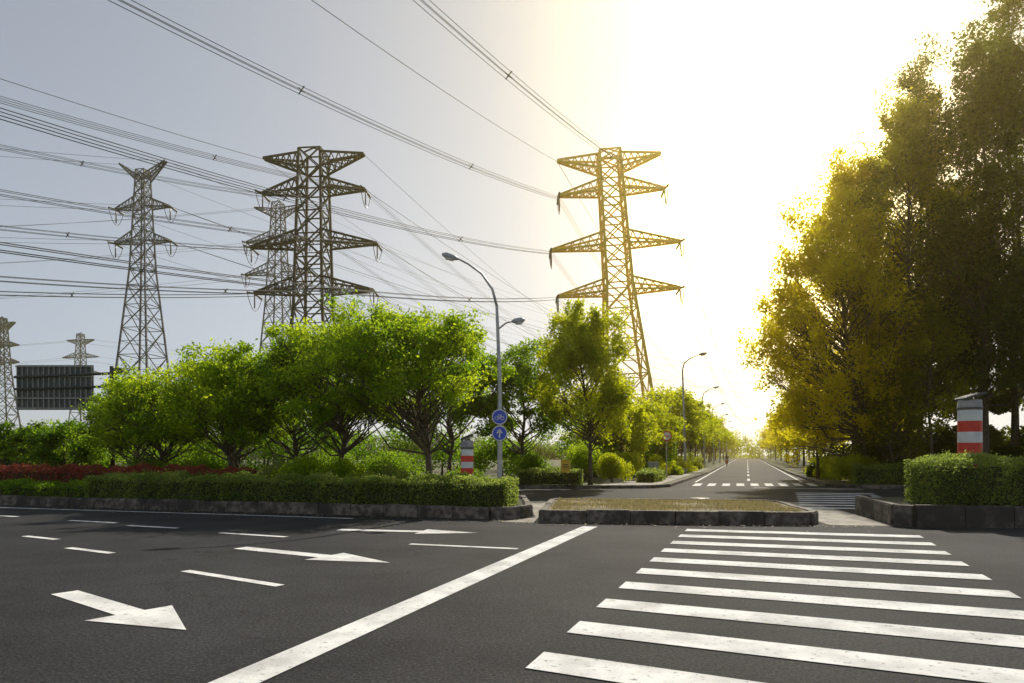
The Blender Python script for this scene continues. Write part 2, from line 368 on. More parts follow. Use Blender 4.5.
def poplar(name, x, y, H, leaf, rx, seed, cb=.25, nleaf=38000, ncl=120, cx=0, point=.55, tr=.2, ls=.19, cr=.85, fork=.3):
    cz = H * (1 + cb) / 2; rz = H * (1 - cb) / 2
    return tree(name, x, y, H, cx, cz, rx, rz, leaf, ncl, nleaf, ls, tr, .13, seed, pointed=point, clump_r=cr, k=1.1, fork=fork, wob=.25, flat=1.0, lumpy=.7, low=-.8)
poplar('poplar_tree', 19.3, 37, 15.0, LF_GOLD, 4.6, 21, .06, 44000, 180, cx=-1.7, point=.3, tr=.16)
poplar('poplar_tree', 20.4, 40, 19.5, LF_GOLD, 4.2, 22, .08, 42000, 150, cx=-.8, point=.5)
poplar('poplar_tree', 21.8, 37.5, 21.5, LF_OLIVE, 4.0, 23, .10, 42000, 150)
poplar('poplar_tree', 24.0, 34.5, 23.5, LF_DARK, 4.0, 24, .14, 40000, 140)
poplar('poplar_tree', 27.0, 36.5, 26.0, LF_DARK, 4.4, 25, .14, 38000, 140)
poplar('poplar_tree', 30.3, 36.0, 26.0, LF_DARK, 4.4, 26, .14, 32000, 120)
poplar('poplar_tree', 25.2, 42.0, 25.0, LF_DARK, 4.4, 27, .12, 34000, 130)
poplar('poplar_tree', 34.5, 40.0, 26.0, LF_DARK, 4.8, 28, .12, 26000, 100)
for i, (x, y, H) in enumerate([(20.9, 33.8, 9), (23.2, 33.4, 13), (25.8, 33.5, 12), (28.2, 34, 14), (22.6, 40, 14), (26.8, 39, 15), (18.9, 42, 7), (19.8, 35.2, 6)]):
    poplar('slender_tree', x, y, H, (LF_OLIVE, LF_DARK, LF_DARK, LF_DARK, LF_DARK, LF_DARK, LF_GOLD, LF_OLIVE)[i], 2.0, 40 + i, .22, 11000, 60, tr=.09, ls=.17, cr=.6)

def shared(name, leaf, H, rx, seed, **kw):
    return tree(name, 0, 0, H, 0, H * .58, rx, H * .42, leaf, 60, 15000, .26, .14, .13, seed, clump_r=.9, **kw)
a = shared('street_tree', LF_YEL, 7.6, 2.8, 61); b = shared('street_tree', LF_GOLD, 11, 3.4, 62, pointed=.3)
def inst(src, x, y, s):
    o = bpy.data.objects.new('street_tree', src.data); scene.collection.objects.link(o)
    o.location = (x, y, .13); o.rotation_euler = (0, 0, random.uniform(0, 6.28)); o.scale = (s, s, s * random.uniform(.92, 1.08))
a.location = (le(62) - 3.2, 62, .13); b.location = (re_(54) + 3.2, 54, .13); b.scale = (.8, .8, .8)
for y, s in [(71, .95), (81, 1.05), (93, 1.0), (106, 1.1), (121, 1.05), (139, 1.1), (160, 1.15), (186, 1.2), (215, 1.2), (250, 1.3), (300, 1.4)]:
    inst(a, le(y) - 3.5 - random.uniform(0, 1), y, s); inst(a, le(y) - 9 - random.uniform(0, 2), y + 4, s)
for y, s in [(61, .8), (70, .9), (80, .95), (92, 1), (106, 1.0), (122, 1.0), (140, 1.0), (165, 1.0), (195, 1), (230, 1), (270, 1)]:
    inst(b, re_(y) + 3.2 + random.uniform(0, 1), y, s); inst(b, re_(y) + 9.5 + random.uniform(0, 2), y + 3, s)

def mass(name, pts, leaf, nleaf, ls, seed, rsc=1.2):
    rng = np.random.default_rng(seed); q = Q(); pts = np.array(pts, float); P = []; A = []
    seg = np.linalg.norm(np.diff(pts[:, :2], axis=0), axis=1); cum = np.concatenate([[0], np.cumsum(seg)])
    ncl = int(cum[-1] * 2.2)
    for i in range(ncl):
        u = rng.uniform(0, cum[-1]); p = np.array([np.interp(u, cum, pts[:, j]) for j in range(3)])
        h = p[2] * (.8 + .2 * math.sin(u * .9) + .12 * math.sin(u * 2.3 + 1)); z = h * rng.uniform(.05, 1)
        c = np.array([p[0], p[1] + rng.uniform(-2, 2), z]); r = rsc * rng.uniform(.6, 1.3); n = nleaf // ncl
        dd = rng.normal(size=(n, 3)); dd /= np.linalg.norm(dd, axis=1)[:, None]
        P.append(c + dd * (rng.uniform(0, 1, n) ** .4)[:, None] * np.array([r, r, r * .8])); A.append(rng.normal(rng.normal(.45, .15), .15, n))
        if i % 3 == 0: q.tube([(c[0], c[1], .1), (c[0] + rng.normal() * .2, c[1], z)], [.09, .04], 5, 0, caps=False)
    q.leaves(np.vstack(P), ls, 1, np.concatenate(A), rng); return q.build(name, [M_BARK, leaf])
mass('distant_trees', [(-75, 62, 4.6), (-45, 48, 3.4), (-24, 41, 3.8), (-10, 40, 5.0), (3, 44, 4.5), (12, 52, 3.8)], LF_MID, 170000, .2, 71)
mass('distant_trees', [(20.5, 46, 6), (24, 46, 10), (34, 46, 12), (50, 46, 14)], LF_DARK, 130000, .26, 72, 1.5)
mass('distant_trees', [(20, 260, 9), (80, 330, 10), (130, 330, 12), (200, 300, 12)], LF_YEL, 40000, .9, 73, 4)
mass('distant_trees', [(-260, 230, 9), (-150, 240, 8), (-60, 220, 9), (20, 230, 8)], LF_MID, 90000, .8, 76, 4)
mass('roadside_shrubs', [(le(46) - 2.6, 46, 1.6), (le(70) - 1.8, 70, 1.6)], LF_YEL, 16000, .14, 74, .5)
mass('roadside_shrubs', [(17.8, 37, 1.2), (re_(60) + 2.2, 60, 1.8)], LF_YEL, 16000, .14, 75, .5)
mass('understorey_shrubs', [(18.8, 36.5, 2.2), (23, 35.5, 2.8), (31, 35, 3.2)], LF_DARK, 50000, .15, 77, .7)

# ------------------------------------------------------------------ hedges
def hedge(name, pts, w, z0, h, leaf, ls=.06, dens=900, seed=0, core=True, bump=.06):
    rng = np.random.default_rng(seed); q = Q(); ph = rng.uniform(0, 6, 4)
    for a, b in zip(pts[:-1], pts[1:]):
        a = np.array(a, float); b = np.array(b, float); L = np.linalg.norm(b - a); d = (b - a) / L; n2 = np.array([-d[1], d[0]])
        if core: q.beam((*(a + d * .08), z0 + h * .44), (*(b - d * .08), z0 + h * .44), w - .22, 0, h * .88 - .1)
        N = int(L * (w + 2 * h) * dens)
        u = rng.uniform(0, L, N); per = rng.uniform(-(h + w / 2), h + w / 2, N)
        off = np.clip(per, -w / 2, w / 2); drop = np.maximum(np.abs(per) - w / 2, 0)
        lump = bump * (np.sin(u * 2.1 + ph[0]) + .7 * np.sin(u * 5.3 + ph[1] + off * 3) + .5 * np.sin(u * 11 + off * 7 + drop * 9))
        dep = rng.exponential(.05, N) - .04
        dep = np.where(rng.uniform(0, 1, N) < .04, dep - rng.uniform(.02, .13, N), dep)
        rc = np.clip(1 - (drop / .15), 0, 1) * np.clip((np.abs(off) - w / 2 + .15) / .15, 0, 1) * .06
        z = z0 + h - drop + np.where(drop == 0, lump - dep, 0) - rc
        side = np.sign(per) * np.where(drop > 0, lump - dep - rc, 0)
        P = np.stack([a[0] + d[0] * u + n2[0] * (off + side), a[1] + d[1] * u + n2[1] * (off + side), z], 1)
        q.leaves(P, ls, 1, rng.normal(.5, .2, N) + .15 * np.sin(u * 3 + off * 4), rng, .2)
        for e, sg in ((a, -1), (b, 1)):
            M = int(w * h * dens); o = rng.uniform(-w / 2, w / 2, M); zz = rng.uniform(0, h, M); dp = rng.exponential(.05, M) - .04
            P = np.stack([e[0] + n2[0] * o - sg * d[0] * dp, e[1] + n2[1] * o - sg * d[1] * dp, z0 + zz], 1)
            q.leaves(P, ls, 1, rng.normal(.5, .2, M), rng, .2)
    return q.build(name, [M_SOIL, leaf])
hedge('hedge', [(-13.0, 21.75), (-8, 20.15), (-4, 18.95), (-.0, 18.1)], 1.5, .24, .72, LF_HEDGE, .07, 1000, 1)
hedge('hedge', [(-45, 31.2), (-16.4, 22.8), (-12.9, 21.8)], 1.3, .24, .42, LF_MID, .085, 500, 2)
hedge('red_shrub_hedge', [(-24, 27.6), (-16, 24.6), (-11.5, 22.9), (-8.6, 22.0)], 1.0, .24, .9, LF_RED, .08, 600, 3)
hedge('hedge', [(9.9, 16.5), (14, 16.1), (24, 15.2)], 1.5, .42, 1.08, LF_HEDGE, .065, 1100, 4)
hedge('hedge', [(.4, 33.9), (3.4, 33.3)], 1.1, .13, .75, LF_HEDGE, .09, 600, 5)
hedge('hedge', [(17.3, 34.4), (20.5, 33.2), (28, 31.2)], 1.2, .13, .95, LF_HEDGE, .10, 600, 6)
hedge('hedge', [(7.2, 36.6), (8.6, 40.5)], 1.0, .13, .6, LF_HEDGE, .10, 500, 7)
def shrub(name, x, y, r, h, leaf, seed, z0=.24, n=9000, ls=.08):
    rng = np.random.default_rng(seed); q = Q(); P = []
    for c in range(14):
        a = rng.uniform(0, 6.28); rr = rng.uniform(0, .75) * r; cx, cy = math.cos(a) * rr, math.sin(a) * rr; ch = h * rng.uniform(.45, .8) * (1 - .3 * rr / r); m = n // 14
        q.tube([(0, 0, 0), (cx * .6, cy * .6, ch * .5), (cx, cy, ch)], [.02, .014, .006], 5, 0, caps=False)
        d = rng.normal(size=(m, 3)); d /= np.linalg.norm(d, axis=1)[:, None]
        P.append(np.array([cx, cy, ch]) + d * (rng.uniform(0, 1, m) ** .4)[:, None] * np.array([r * .42, r * .42, h * .38]))
    P = np.vstack(P); P[:, 2] = np.maximum(P[:, 2], .03); q.leaves(P, ls, 1, rng.normal(.55, .2, len(P)), rng)
    o = q.build(name, [M_BARK, leaf]); o.location = (x, y, z0)
for i, (x, y, r, h, lf) in enumerate([(-6.6, 21.6, 1.0, 1.25, LF_GREEN), (-5.3, 21.3, .9, 1.2, LF_GREEN), (-3.9, 21.2, .8, 1.0, LF_HEDGE), (-7.9, 23.2, 1.1, 1.1, LF_HEDGE), (-1.6, 21.4, .8, .95, LF_MID), (-11.4, 24.5, 1.1, 1.3, LF_MID),
                                         (-4.6, 25, 1.4, 1.6, LF_MID), (-7.5, 27, 1.5, 1.6, LF_MID), (-14, 26.0, 1.3, 1.3, LF_MID)]):
    shrub('shrub', x, y, r, h, lf, 80 + i)
for i, (x, y, r, h, lf) in enumerate([(5.4, 36.8, 1.2, 1.5, LF_YEL), (7.0, 41, 1.3, 1.7, LF_YEL), (4.2, 39, 1.5, 2.2, LF_GREEN), (18.3, 36.4, 1.2, 1.5, LF_YEL), (1.0, 36, 1.4, 1.6, LF_MID)]):
    shrub('shrub', x, y, r, h, lf, 90 + i, .13, 9000, .11)
rng = np.random.default_rng(5); q = Q(); n = 15000
u = rng.uniform(0, 1, n); v = rng.uniform(0, 1, n)
A0 = np.array([.95, 16.5]); A1 = np.array([6.8, 15.85]); A2 = np.array([1.4, 20.3]); A3 = np.array([7.3, 19.5])
p = (A0 * (1 - u)[:, None] + A1 * u[:, None]) * (1 - v)[:, None] + (A2 * (1 - u)[:, None] + A3 * u[:, None]) * v[:, None]
keep = (np.sin(p[:, 0] * 2.3) + np.sin(p[:, 1] * 3.1 + p[:, 0]) + rng.normal(0, .8, n)) > -.6
p = p[keep]; m = len(p); hh = rng.uniform(.03, .10, m); aa = rng.uniform(0, 6.28, m); ln = rng.normal(0, .03, (m, 2))
dx = np.stack([np.cos(aa), np.sin(aa)], 1) * .008
def z(a2, zz): return np.column_stack([a2, zz])
vv = np.stack([z(p - dx, np.full(m, .26)), z(p + dx, np.full(m, .26)), z(p + dx * .2 + ln, .27 + hh), z(p - dx * .2 + ln, .27 + hh)], 1).reshape(-1, 3)
q.add(vv, np.arange(m * 4).reshape(-1, 4), 0, np.clip(rng.normal(.6, .3, m), 0, 1)); q.build('island_grass', [LF_GRASS])
rng = np.random.default_rng(9); q = Q(); n = 900
u = rng.uniform(0, 1, n); x = -14 + 22 * u; y = 20.9 - .285 * (x + 14) - .15 - rng.exponential(.35, n); y = np.where(x > .5, 16.2 - .1 * x - .1 - rng.exponential(.25, n), y)
q.leaves(np.column_stack([x, y, np.full(n, .02)]), .07, 0, rng.normal(.6, .3, n), rng, 3); q.build('fallen_leaves', [LF_GRASS])

# ------------------------------------------------------------------ pylons
def pylon(name, x, y, yaw, H, prof, arms, mat, leg=.34, br=.14, lean=0, peak=True, ins=2.2):
    q = Q()
    def hw(z): return np.interp(z, [p[0] for p in prof], [p[1] for p in prof])
    zs = [0]
    while zs[-1] < H - .1:
        zs.append(min(H, zs[-1] + max(1.5, hw(zs[-1]) * 1.75)))
    C = [(-1, -1), (1, -1), (1, 1), (-1, 1)]
    for a, b in zip(zs[:-1], zs[1:]):
        wa, wb = hw(a), hw(b)
        for i in range(4):
            c, c2 = C[i], C[(i + 1) % 4]
            q.beam((c[0] * wa, c[1] * wa, a), (c[0] * wb, c[1] * wb, b), leg * (1 - .3 * a / H))
            q.beam((c[0] * wa, c[1] * wa, a), (c2[0] * wb, c2[1] * wb, b), br)
            q.beam((c2[0] * wa, c2[1] * wa, a), (c[0] * wb, c[1] * wb, b), br)
            q.beam((c[0] * wb, c[1] * wb, b), (c2[0] * wb, c2[1] * wb, b), br)
            if wa > 1.9:
                wm = (wa + wb) / 2; zm = (a + b) / 2
                q.beam((c[0] * wm, c[1] * wm, zm), (c2[0] * wm, c2[1] * wm, zm), br * .7)
    tips = []
    for (za, hl, rh, rise) in arms:
        for sx in (-1, 1):
            w0, w1 = hw(za), hw(min(H, za + rh)); tip = np.array([sx * hl, 0, za + rise]); n = 6
            for sy in (-1, 1):
                lo = np.array([sx * w0, sy * w0, za]); hi = np.array([sx * w1, sy * w1, za + rh])
                t1 = tip + np.array([0, sy * .25, 0])
                q.beam(lo, t1, br * 1.5); q.beam(hi, t1 + np.array([0, 0, .12]), br * 1.5)
                for k in range(n):
                    pa = lo + (t1 - lo) * k / n; pb = hi + (t1 - hi) * (k + .5) / n; pc = lo + (t1 - lo) * (k + 1) / n
                    q.beam(pa, pb, br * .8); q.beam(pb, pc, br * .8)
            for k in range(n):
                l1 = np.array([sx * w0, -w0, za]); l2 = np.array([sx * w0, w0, za])
                pa = l1 + (tip - l1) * k / n; pb = l2 + (tip - l2) * (k + 1) / n; pc = l2 + (tip - l2) * k / n; pd = l1 + (tip - l1) * (k + 1) / n
                q.beam(pa, pb, br * .8); q.beam(pc, pd, br * .8)
            tips.append(tip.copy())
            if ins > 0 and rise < .6:
                for sy in (-1, 1):
                    e = tip + np.array([0, sy * ins, -.35 * ins * .4])
                    for k in range(9):
                        p0 = tip + (e - tip) * (k + .1) / 9; p1 = tip + (e - tip) * (k + .8) / 9
                        q.tube([p0, p1], [.13, .16], 6, 1)
                J = [tip + np.array([0, ins * t, -.14 * ins - 2.2 * (1 - t * t)]) for t in np.linspace(-1, 1, 9)]
                q.tube(J, [.05] * 9, 4, 1, caps=False)
                q.tube([tip, tip + np.array([0, 0, -2.1])], [.09, .09], 6, 1)
    if peak:
        w = hw(H)
        for sx in (-1, 1): q.beam((-w * sx, 0, H), (0, 0, H + .6), br)
    o = q.build(name, [mat, M_GLASS]); o.location = (x, y, -.05); o.rotation_euler = (0, lean, yaw)
    bpy.context.view_layer.update()
    return o, [np.array(o.matrix_world @ Vector(t)) for t in tips]
armsA = [(42.3, 7.4, 2.0, 1.9), (39.2, 7.6, 1.6, 0), (31.5, 9.3, 1.8, 0), (24.9, 8.8, 1.8, 0)]
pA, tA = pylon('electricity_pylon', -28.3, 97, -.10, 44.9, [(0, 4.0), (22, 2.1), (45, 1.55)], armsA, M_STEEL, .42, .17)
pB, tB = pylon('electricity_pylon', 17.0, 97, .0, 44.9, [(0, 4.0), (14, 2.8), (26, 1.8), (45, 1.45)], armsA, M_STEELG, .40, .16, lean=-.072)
armsC = [(44.0, 3.9, .9, 2.8), (39.8, 4.6, 1.6, 0), (34.5, 4.7, 1.6, 0)]
pC, tC = pylon('electricity_pylon', -57, 105, -.15, 45.6, [(0, 3.7), (13, 2.7), (30, 1.3), (45.6, .7)], armsC, M_STEELP, .25, .10, peak=False, ins=1.6)
pD, tD = pylon('electricity_pylon', -43, 125, -.15, 48, [(0, 3.8), (30, 1.6), (48, .8)], [(45.5, 4.6, 1.3, 1.8), (41.0, 6.2, 1.6, 0), (35, 6.4, 1.8, 0)], M_STEELP, .25, .11, ins=1.5)
pE, tE = pylon('electricity_pylon', -180, 240, -.4, 50, [(0, 5), (30, 2), (50, 1)], [(46, 7, 2, 2), (40, 9, 2, 0), (34, 9, 2, 0)], M_STEELP, .4, .2, ins=0)
pF, tF = pylon('electricity_pylon', -165, 260, -.2, 48, [(0, 4), (25, 1.8), (48, .9)], [(44, 6, 1.8, 1.6), (39, 8, 1.8, 0), (33, 8, 1.8, 0)], M_STEELP, .3, .14, ins=0)

def wires(name, spans, r=.03, bundle=.45, spacers=True):
    cu = bpy.data.curves.new(name, 'CURVE'); cu.dimensions = '3D'; cu.bevel_depth = r; cu.bevel_resolution = 0
    q = Q()
    for a, b, sag in spans:
        offs = [(-1, 0), (1, 0), (-1, -1.6), (1, -1.6)] if bundle > 0 else [(0, 0)]
        d = (b - a); dn = np.array([-d[1], d[0], 0]); dn = dn / np.linalg.norm(dn)
        for ox, oz in offs:
            sp = cu.splines.new('POLY'); n = 65; sp.points.add(n - 1)
            for i in range(n):
                t = i / (n - 1); p = a + d * t; p = p + np.array([0, 0, -4 * sag * t * (1 - t)]) + dn * ox * bundle / 2 + np.array([0, 0, oz * bundle / 2])
                sp.points[i].co = (*p, 1)
        if bundle > 0 and spacers:
            L = np.linalg.norm(d); k = int(L / 26)
            for i in range(1, k):
                t = i / k; p = a + d * t + np.array([0, 0, -4 * sag * t * (1 - t)]); h = bundle / 2
                q.beam(p - dn * h * 1.2 + np.array([0, 0, .1]), p + dn * h * 1.2 + np.array([0, 0, -1.8 * h]), .06)
                q.beam(p + dn * h * 1.2 + np.array([0, 0, .1]), p - dn * h * 1.2 + np.array([0, 0, -1.8 * h]), .06)
                q.box(p + np.array([0, 0, -.8 * h]), (.13, .13, .13))
    cu.materials.append(M_WIRE); o = bpy.data.objects.new(name, cu); scene.collection.objects.link(o)
    if q.n: q.build('spacer_dampers', [M_DARK], parent=o)
    return o
def lines_from(tips, d, sag, sel):
    d = np.array(d, float); return [(tips[i], tips[i] + d, sag) for i in sel]
NEAR = (-121, -260, 2); FAR = (110, 275, 0)
for T, sel in ((tA, range(2, 8)), (tB, (2, 3, 4, 6))):
    wires('power_line', lines_from(T, NEAR, 17.5, sel), .026)
    wires('power_line', lines_from(T, FAR, 12, range(2, 8)), .022, spacers=False)
    wires('ground_wire', lines_from(T, NEAR, 14, (0,)) + lines_from(T, FAR, 9, (0, 1)), .035, 0)
wires('power_line', [(tA[3], np.array([150, 330, 32.]), 14), (tA[5], np.array([150, 332, 26.]), 14), (tC[3], np.array([190, 300, 36.]), 12), (tC[5], np.array([190, 302, 30.]), 12)], .04, 0)
wires('power_line', lines_from(tC, (-190, -120, 0), 9, range(6)) + lines_from(tC, (185, 190, 0), 9, range(6)), .025, 0)
wires('power_line', lines_from(tD, (-230, -40, -3), 9, range(6)) + lines_from(tD, (160, 190, 0), 9, range(6)), .025, 0)
wires('power_line', lines_from(tF, (-220, -30, 0), 7, range(6)) + lines_from(tF, (260, 60, 0), 8, range(6)), .035, 0)

# ------------------------------------------------------------------ street furniture
def lamp_head(q, p, d):
    p = np.array(p, float); d = np.array(d, float)
    q.tube([p, p + d * .18, p + d * .55, p + d * .72], [.05, .11, .13, .05], 10, 0)
    q.tube([p + d * .2 - np.array([0, 0, .07]), p + d * .55 - np.array([0, 0, .09])], [.09, .09], 10, 1)
root = bpy.data.objects.new('street_lamp', None); scene.collection.objects.link(root)
q = Q()
q.tube([(0, 0, 0), (0, 0, .35)], [.17, .15], 14); q.tube([(0, 0, .35), (0, 0, 5), (-.12, 0, 8.0)], [.11, .085, .062], 14, caps=False)
q.tube([(-.12, 0, 8.0), (-.3, 0, 8.7), (-.75, 0, 9.35), (-1.3, 0, 9.75), (-1.75, 0, 9.98)], [.06, .055, .045, .04, .035], 10)
lamp_head(q, (-1.72, 0, 9.96), (-.93, 0, .28))
q.tube([(-.06, 0, 7.05), (.25, 0, 7.3), (.55, 0, 7.38)], [.04, .035, .03], 8); lamp_head(q, (.5, 0, 7.37), (.75, 0, .1))
q.box((0, -.02, 1.0), (.14, .2, .35)); o = q.build('pole_and_arms', [M_POLE, M_WHITE], parent=root); o.scale = (.745,) * 3
root.location = (-.38, 21.0, .24)
for z0_, kind in ((2.77, 0), (2.27, 1)):
    q = Q(); q.tube([(0, 0, 0), (0, -.03, 0)], [.24, .24], 32, 0, smooth=False)
    q.tube([(0, -.034, 0), (0, -.036, 0)], [.225, .225], 32, 2, smooth=False); q.tube([(0, -.038, 0), (0, -.04, 0)], [.205, .205], 32, 1, smooth=False)
    if kind == 0:
        for sx in (-.08, .08):
            an = np.linspace(0, 2 * math.pi, 17); q.tube([(sx + .055 * math.cos(t), -.046, -.04 + .055 * math.sin(t)) for t in an], [.010] * 17, 4, 2, caps=False)
        for a_, b_ in (((-.08, -.04), (-.03, .04)), ((-.03, .04), (.055, .04)), ((.055, .04), (.08, -.04)), ((-.03, .04), (0, -.04)), ((0, -.04), (.055, .04)), ((.055, .04), (.04, .09)), ((-.055, .07), (0, .07)), ((-.08, -.04), (0, -.04))):
            q.beam((a_[0], -.046, a_[1]), (b_[0], -.046, b_[1]), .014, 2)
    else:
        q.beam((0, -.046, -.14), (0, -.046, .05), .045, 2); q.beam((-.08, -.046, .0), (0, -.046, .12), .04, 2); q.beam((.08, -.046, 0), (0, -.046, .12), .04, 2)
    q.box((0, .03, 0), (.22, .04, .05)); s_ = q.build('round_blue_sign', [M_POLE, M_BLUE, M_WHITE]); s_.location = (-.38, 20.83, z0_)
def single_lamp(x, y, H=8.6, s=1):
    q = Q(); q.tube([(0, 0, 0), (0, 0, .4)], [.15, .13], 12); q.tube([(0, 0, .4), (-.15, 0, H * .6), (-.25, 0, H * .87)], [.10, .08, .065], 12, caps=False)
    q.tube([(-.25, 0, H * .87), (-.1, 0, H * .93), (.4, 0, H * .97), (1.1, 0, H)], [.06, .055, .045, .04], 8); lamp_head(q, (1.05, 0, H), (.95, 0, .2))
    o = q.build('street_lamp', [M_POLE, M_WHITE]); o.location = (x, y, .13); o.scale = (s, s, s)
for y in (55, 82, 108, 136, 165, 200): single_lamp(le(y) - 1.5, y, 9.6)
root = bpy.data.objects.new('road_sign', None); scene.collection.objects.link(root)
q = Q(); q.tube([(0, 0, 0), (0, 0, 5.9)], [.13, .11], 14); q.tube([(.25, 0, 5.55), (-4.9, 0, 5.35)], [.07, .06], 10); q.tube([(.25, 0, 4.9), (-4.9, 0, 4.75)], [.06, .06], 10)
q.tube([(0, 0, 0), (0, 0, .3)], [.22, .2], 12); q.box((.35, .0, 5.65), (.5, .25, .3)); o = q.build('post', [M_DARK], parent=root)
q = Q(); q.box((-2.95, -.0, 4.85), (3.85, .05, 2.25), 0)
for i in range(15): q.box((-4.82 + i * .267, -.06, 4.85), (.045, .06, 2.2), 1)
for zz in (3.8, 4.3, 5.4, 5.9): q.box((-2.95, -.11, zz), (3.85, .05, .07), 1)
pn = q.build('panel', [M_SIGNB, M_CONC], parent=root); pn.location = (0, .16, 0)
root.location = (-20, 34, .15)
def pillar(x, y, z0, H, r=.27):
    q = Q(); n = 24; q.tube([(0, 0, 0), (0, 0, .12)], [r * 1.15, r * 1.15], n, 2)
    bh = (H - .5) / 8; zb = np.array([H - .38 - k * bh for k in range(8)]); cols = [0, 1, 0, 1, 0, 1, 0]
    for i in range(7):
        q.tube([(0, 0, zb[i + 1]), (0, 0, zb[i])], [r, r], n, cols[i], caps=False)
    q.tube([(0, 0, .12), (0, 0, zb[-1])], [r, r], n, 0, caps=False)
    q.tube([(0, 0, H - .38), (0, 0, H - .34), (0, 0, H - .12)], [r, r * 1.02, r * .98], n, 2)
    q.tube([(0, 0, H - .345), (0, 0, H - .32)], [r * 1.1, r * 1.1], n, 3)
    q.beam((-r * .95, -.02, H - .1), (r * .95, -.02, H + .04), r * 1.8, 3, .05)
    q.beam((-r * .85, -.02, H - .06), (r * .85, -.02, H + .065), r * 1.6, 4, .02)
    for k in (-.06, .06): q.box((k, 0, H - .1), (.03, .03, .1), 3)
    o = q.build('striped_marker_pillar', [M_WHITE, M_RED, M_CONC, M_DARK, M_SOLAR]); o.location = (x, y, z0)
pillar(11.65, 17.3, .42, 2.7, .27); pillar(-1.28, 19.4, .24, 1.9, .18)
q = Q()
for sx in (-.16, .16): q.box((sx, 0, .45), (.03, .03, .9), 1)
q.box((0, -.03, .95), (.45, .02, .6), 0); q.box((0, -.045, .94), (.3, .008, .03), 1); q.box((0, -.045, .86), (.3, .008, .03), 1); q.box((0, -.045, 1.02), (.22, .008, .04), 1)
o = q.build('notice_board', [M_YEL, M_DARK]); o.location = (2.55, 32.4, .13)
q = Q(); q.tube([(0, 0, 0), (0, 0, 3.0)], [.04, .04], 8, 0); q.tube([(0, -.05, 2.7), (0, -.07, 2.7)], [.33, .33], 20, 1, smooth=False); q.tube([(0, -.075, 2.7), (0, -.08, 2.7)], [.26, .26], 20, 2, smooth=False); q.beam((-.18, -.09, 2.7), (.18, -.09, 2.7), .06, 1)
o = q.build('traffic_sign', [M_POLE, M_RED, M_WHITE]); o.location = (10.0, 44, .13)
q = Q(); q.box((0, 0, .55), (.55, .35, .95)); q.box((0, 0, 1.05), (.62, .42, .05)); q.box((0, 0, .05), (.6, .4, .1), 1); q.box((0, -.18, .6), (.02, .01, .7), 1)
o = q.build('control_cabinet', [M_CONC, M_DARK]); o.location = (8.2, 39.5, .13)

root = bpy.data.objects.new('scooter_rider', None); scene.collection.objects.link(root)
q = Q()
for yy in (-.62, .62):
    an = np.linspace(0, 2 * math.pi, 25); q.tube([(0, yy + .21 * math.cos(t), .24 + .21 * math.sin(t)) for t in an], [.05] * 25, 8, 0, caps=False)
    q.tube([(-.05, yy, .24), (.05, yy, .24)], [.07, .07], 10, 0)
q.tube([(0, -.6, .28), (0, -.5, .7), (0, -.42, 1.02)], [.04, .05, .03], 8, 1); q.tube([(-.32, -.38, 1.02), (.32, -.38, 1.02)], [.02, .02], 8, 0)
q.tube([(0, -.5, .35), (0, -.44, .6), (0, -.4, .85)], [.12, .2, .12], 10, 1); q.tube([(0, -.4, .3), (0, .1, .3)], [.13, .13], 8, 1)
q.tube([(0, -.02, .45), (0, .3, .55), (0, .72, .6)], [.13, .17, .09], 10, 1); q.tube([(0, 0, .72), (0, .3, .75), (0, .6, .77)], [.1, .13, .09], 10, 0)
q.tube([(0, -.5, .85), (0, -.58, .85)], [.08, .07], 10, 2)
q.build('scooter', [M_DARK, M_RED, M_WHITE], parent=root)
me = bpy.data.meshes.new('rider')
J = [(0, .22, .86), (0, .16, 1.12), (0, .1, 1.35), (0, .08, 1.47), (0, .06, 1.58), (0, .05, 1.70), (-.1, .15, .86), (-.16, -.25, .84), (-.15, -.22, .42), (-.15, -.36, .36), (.1, .15, .86), (.16, -.25, .84), (.15, -.22, .42), (.15, -.36, .36),
     (-.19, .1, 1.36), (-.27, -.08, 1.15), (-.27, -.34, 1.05), (.19, .1, 1.36), (.27, -.08, 1.15), (.27, -.34, 1.05)]
E = [(0, 1), (1, 2), (2, 3), (3, 4), (4, 5), (0, 6), (6, 7), (7, 8), (8, 9), (0, 10), (10, 11), (11, 12), (12, 13), (2, 14), (14, 15), (15, 16), (2, 17), (17, 18), (18, 19)]
Rr = [.15, .14, .15, .055, .10, .09, .1, .075, .05, .04, .1, .075, .05, .04, .065, .045, .035, .065, .045, .035]
me.from_pydata(J, E, []); rider = bpy.data.objects.new('rider', me); scene.collection.objects.link(rider); rider.parent = root
rider.modifiers.new('skin', 'SKIN')
for i, r in enumerate(Rr): me.skin_vertices[0].data[i].radius = (r, r)
me.skin_vertices[0].data[0].use_root = True
rider.modifiers.new('sub', 'SUBSURF').levels = 1; me.materials.append(M_CLOTH)
root.location = (31.6, 100, .02); root.rotation_euler = (0, 0, -.32)

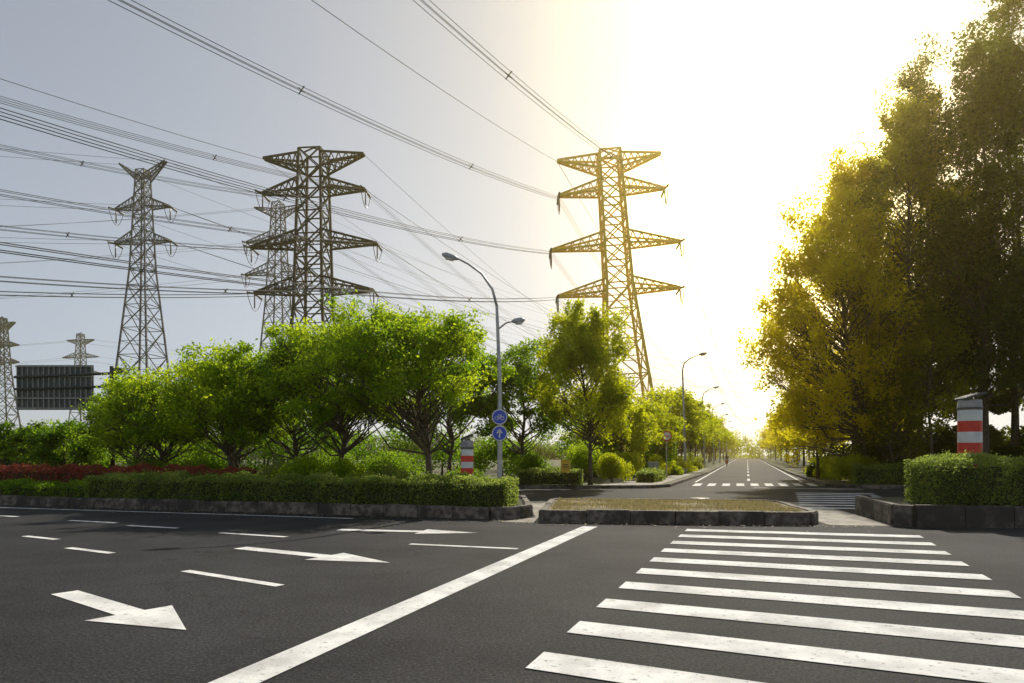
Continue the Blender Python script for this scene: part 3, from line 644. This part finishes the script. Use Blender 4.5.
# ------------------------------------------------------------------ light, sky, haze
EL = math.radians(37); AZ = math.radians(23)
sd = Vector((math.sin(AZ) * math.cos(EL), math.cos(AZ) * math.cos(EL), math.sin(EL)))
sun = bpy.data.lights.new('sun', 'SUN'); sun.energy = 5.0; sun.angle = math.radians(.5); sun.color = (1, .91, .74)
so = bpy.data.objects.new('sun', sun); scene.collection.objects.link(so); so.rotation_euler = sd.to_track_quat('Z', 'Y').to_euler(); so.location = (60, 150, 90)
w = bpy.data.worlds.new('World'); scene.world = w; w.use_nodes = True; nt = w.node_tree; L = nt.links
bg = nt.nodes['Background']; sky = nt.nodes.new('ShaderNodeTexSky'); sky.sky_type = 'NISHITA'; sky.sun_disc = False
sky.sun_elevation = EL; sky.sun_rotation = AZ; sky.air_density = 1.0; sky.dust_density = .5; sky.ozone_density = 1.5
hs = nt.nodes.new('ShaderNodeHueSaturation'); hs.inputs['Saturation'].default_value = .55; L.new(sky.outputs[0], hs.inputs['Color'])
# soft shoulder so the aureole stays pale grey: c / (1 + c/k)
sc0 = nt.nodes.new('ShaderNodeVectorMath'); sc0.operation = 'SCALE'; sc0.inputs['Scale'].default_value = 1 / 10.5; L.new(hs.outputs[0], sc0.inputs[0])
ad0 = nt.nodes.new('ShaderNodeVectorMath'); ad0.operation = 'ADD'; L.new(sc0.outputs[0], ad0.inputs[0]); ad0.inputs[1].default_value = (1, 1, 1)
dv0 = nt.nodes.new('ShaderNodeVectorMath'); dv0.operation = 'DIVIDE'; L.new(hs.outputs[0], dv0.inputs[0]); L.new(ad0.outputs[0], dv0.inputs[1])
tc = nt.nodes.new('ShaderNodeTexCoord'); gv = Vector((math.sin(math.radians(21.5)) * math.cos(math.radians(17)), math.cos(math.radians(21.5)) * math.cos(math.radians(17)), math.sin(math.radians(17))))
nv = nt.nodes.new('ShaderNodeVectorMath'); nv.operation = 'NORMALIZE'; L.new(tc.outputs['Generated'], nv.inputs[0])
dp = nt.nodes.new('ShaderNodeVectorMath'); dp.operation = 'DOT_PRODUCT'; L.new(nv.outputs[0], dp.inputs[0]); dp.inputs[1].default_value = gv
mx0 = nt.nodes.new('ShaderNodeMath'); mx0.operation = 'MAXIMUM'; L.new(dp.outputs['Value'], mx0.inputs[0]); mx0.inputs[1].default_value = 0
prev = dv0.outputs[0]
for pw, c in ((85, (50, 35, 11)), (7, (1.3, 1.05, .7))):  # warm glow added to the sky, lower than the sun's own direction
    pn_ = nt.nodes.new('ShaderNodeMath'); pn_.operation = 'POWER'; L.new(mx0.outputs[0], pn_.inputs[0]); pn_.inputs[1].default_value = pw
    sc = nt.nodes.new('ShaderNodeVectorMath'); sc.operation = 'SCALE'; sc.inputs[0].default_value = c; L.new(pn_.outputs[0], sc.inputs['Scale'])
    ad = nt.nodes.new('ShaderNodeVectorMath'); ad.operation = 'ADD'; L.new(prev, ad.inputs[0]); L.new(sc.outputs[0], ad.inputs[1]); prev = ad.outputs[0]
L.new(prev, bg.inputs['Color']); bg.inputs['Strength'].default_value = .15
m, nt, out = new_mat('added_glow_haze')
vs = nt.nodes.new('ShaderNodeVolumeScatter'); vs.inputs['Density'].default_value = .00075; vs.inputs['Anisotropy'].default_value = .88; vs.inputs['Color'].default_value = (1, .80, .28, 1)  # added warm-tinted volume that veils trees and pylon with glow
nt.links.new(vs.outputs[0], out.inputs['Volume'])
q = Q(); q.box((0, 150, 44), (700, 440, 100)); q.build('added_haze', [m])

cam = bpy.data.cameras.new('camera'); co = bpy.data.objects.new('camera', cam); scene.collection.objects.link(co)
co.location = (0, 0, 1.6); co.rotation_euler = (math.radians(90), 0, 0); cam.sensor_width = 36; cam.lens = 23.9; cam.shift_y = .111; cam.clip_end = 6000
scene.camera = co
scene.view_settings.view_transform = 'Standard'; scene.view_settings.look = 'None'; scene.view_settings.exposure = 0
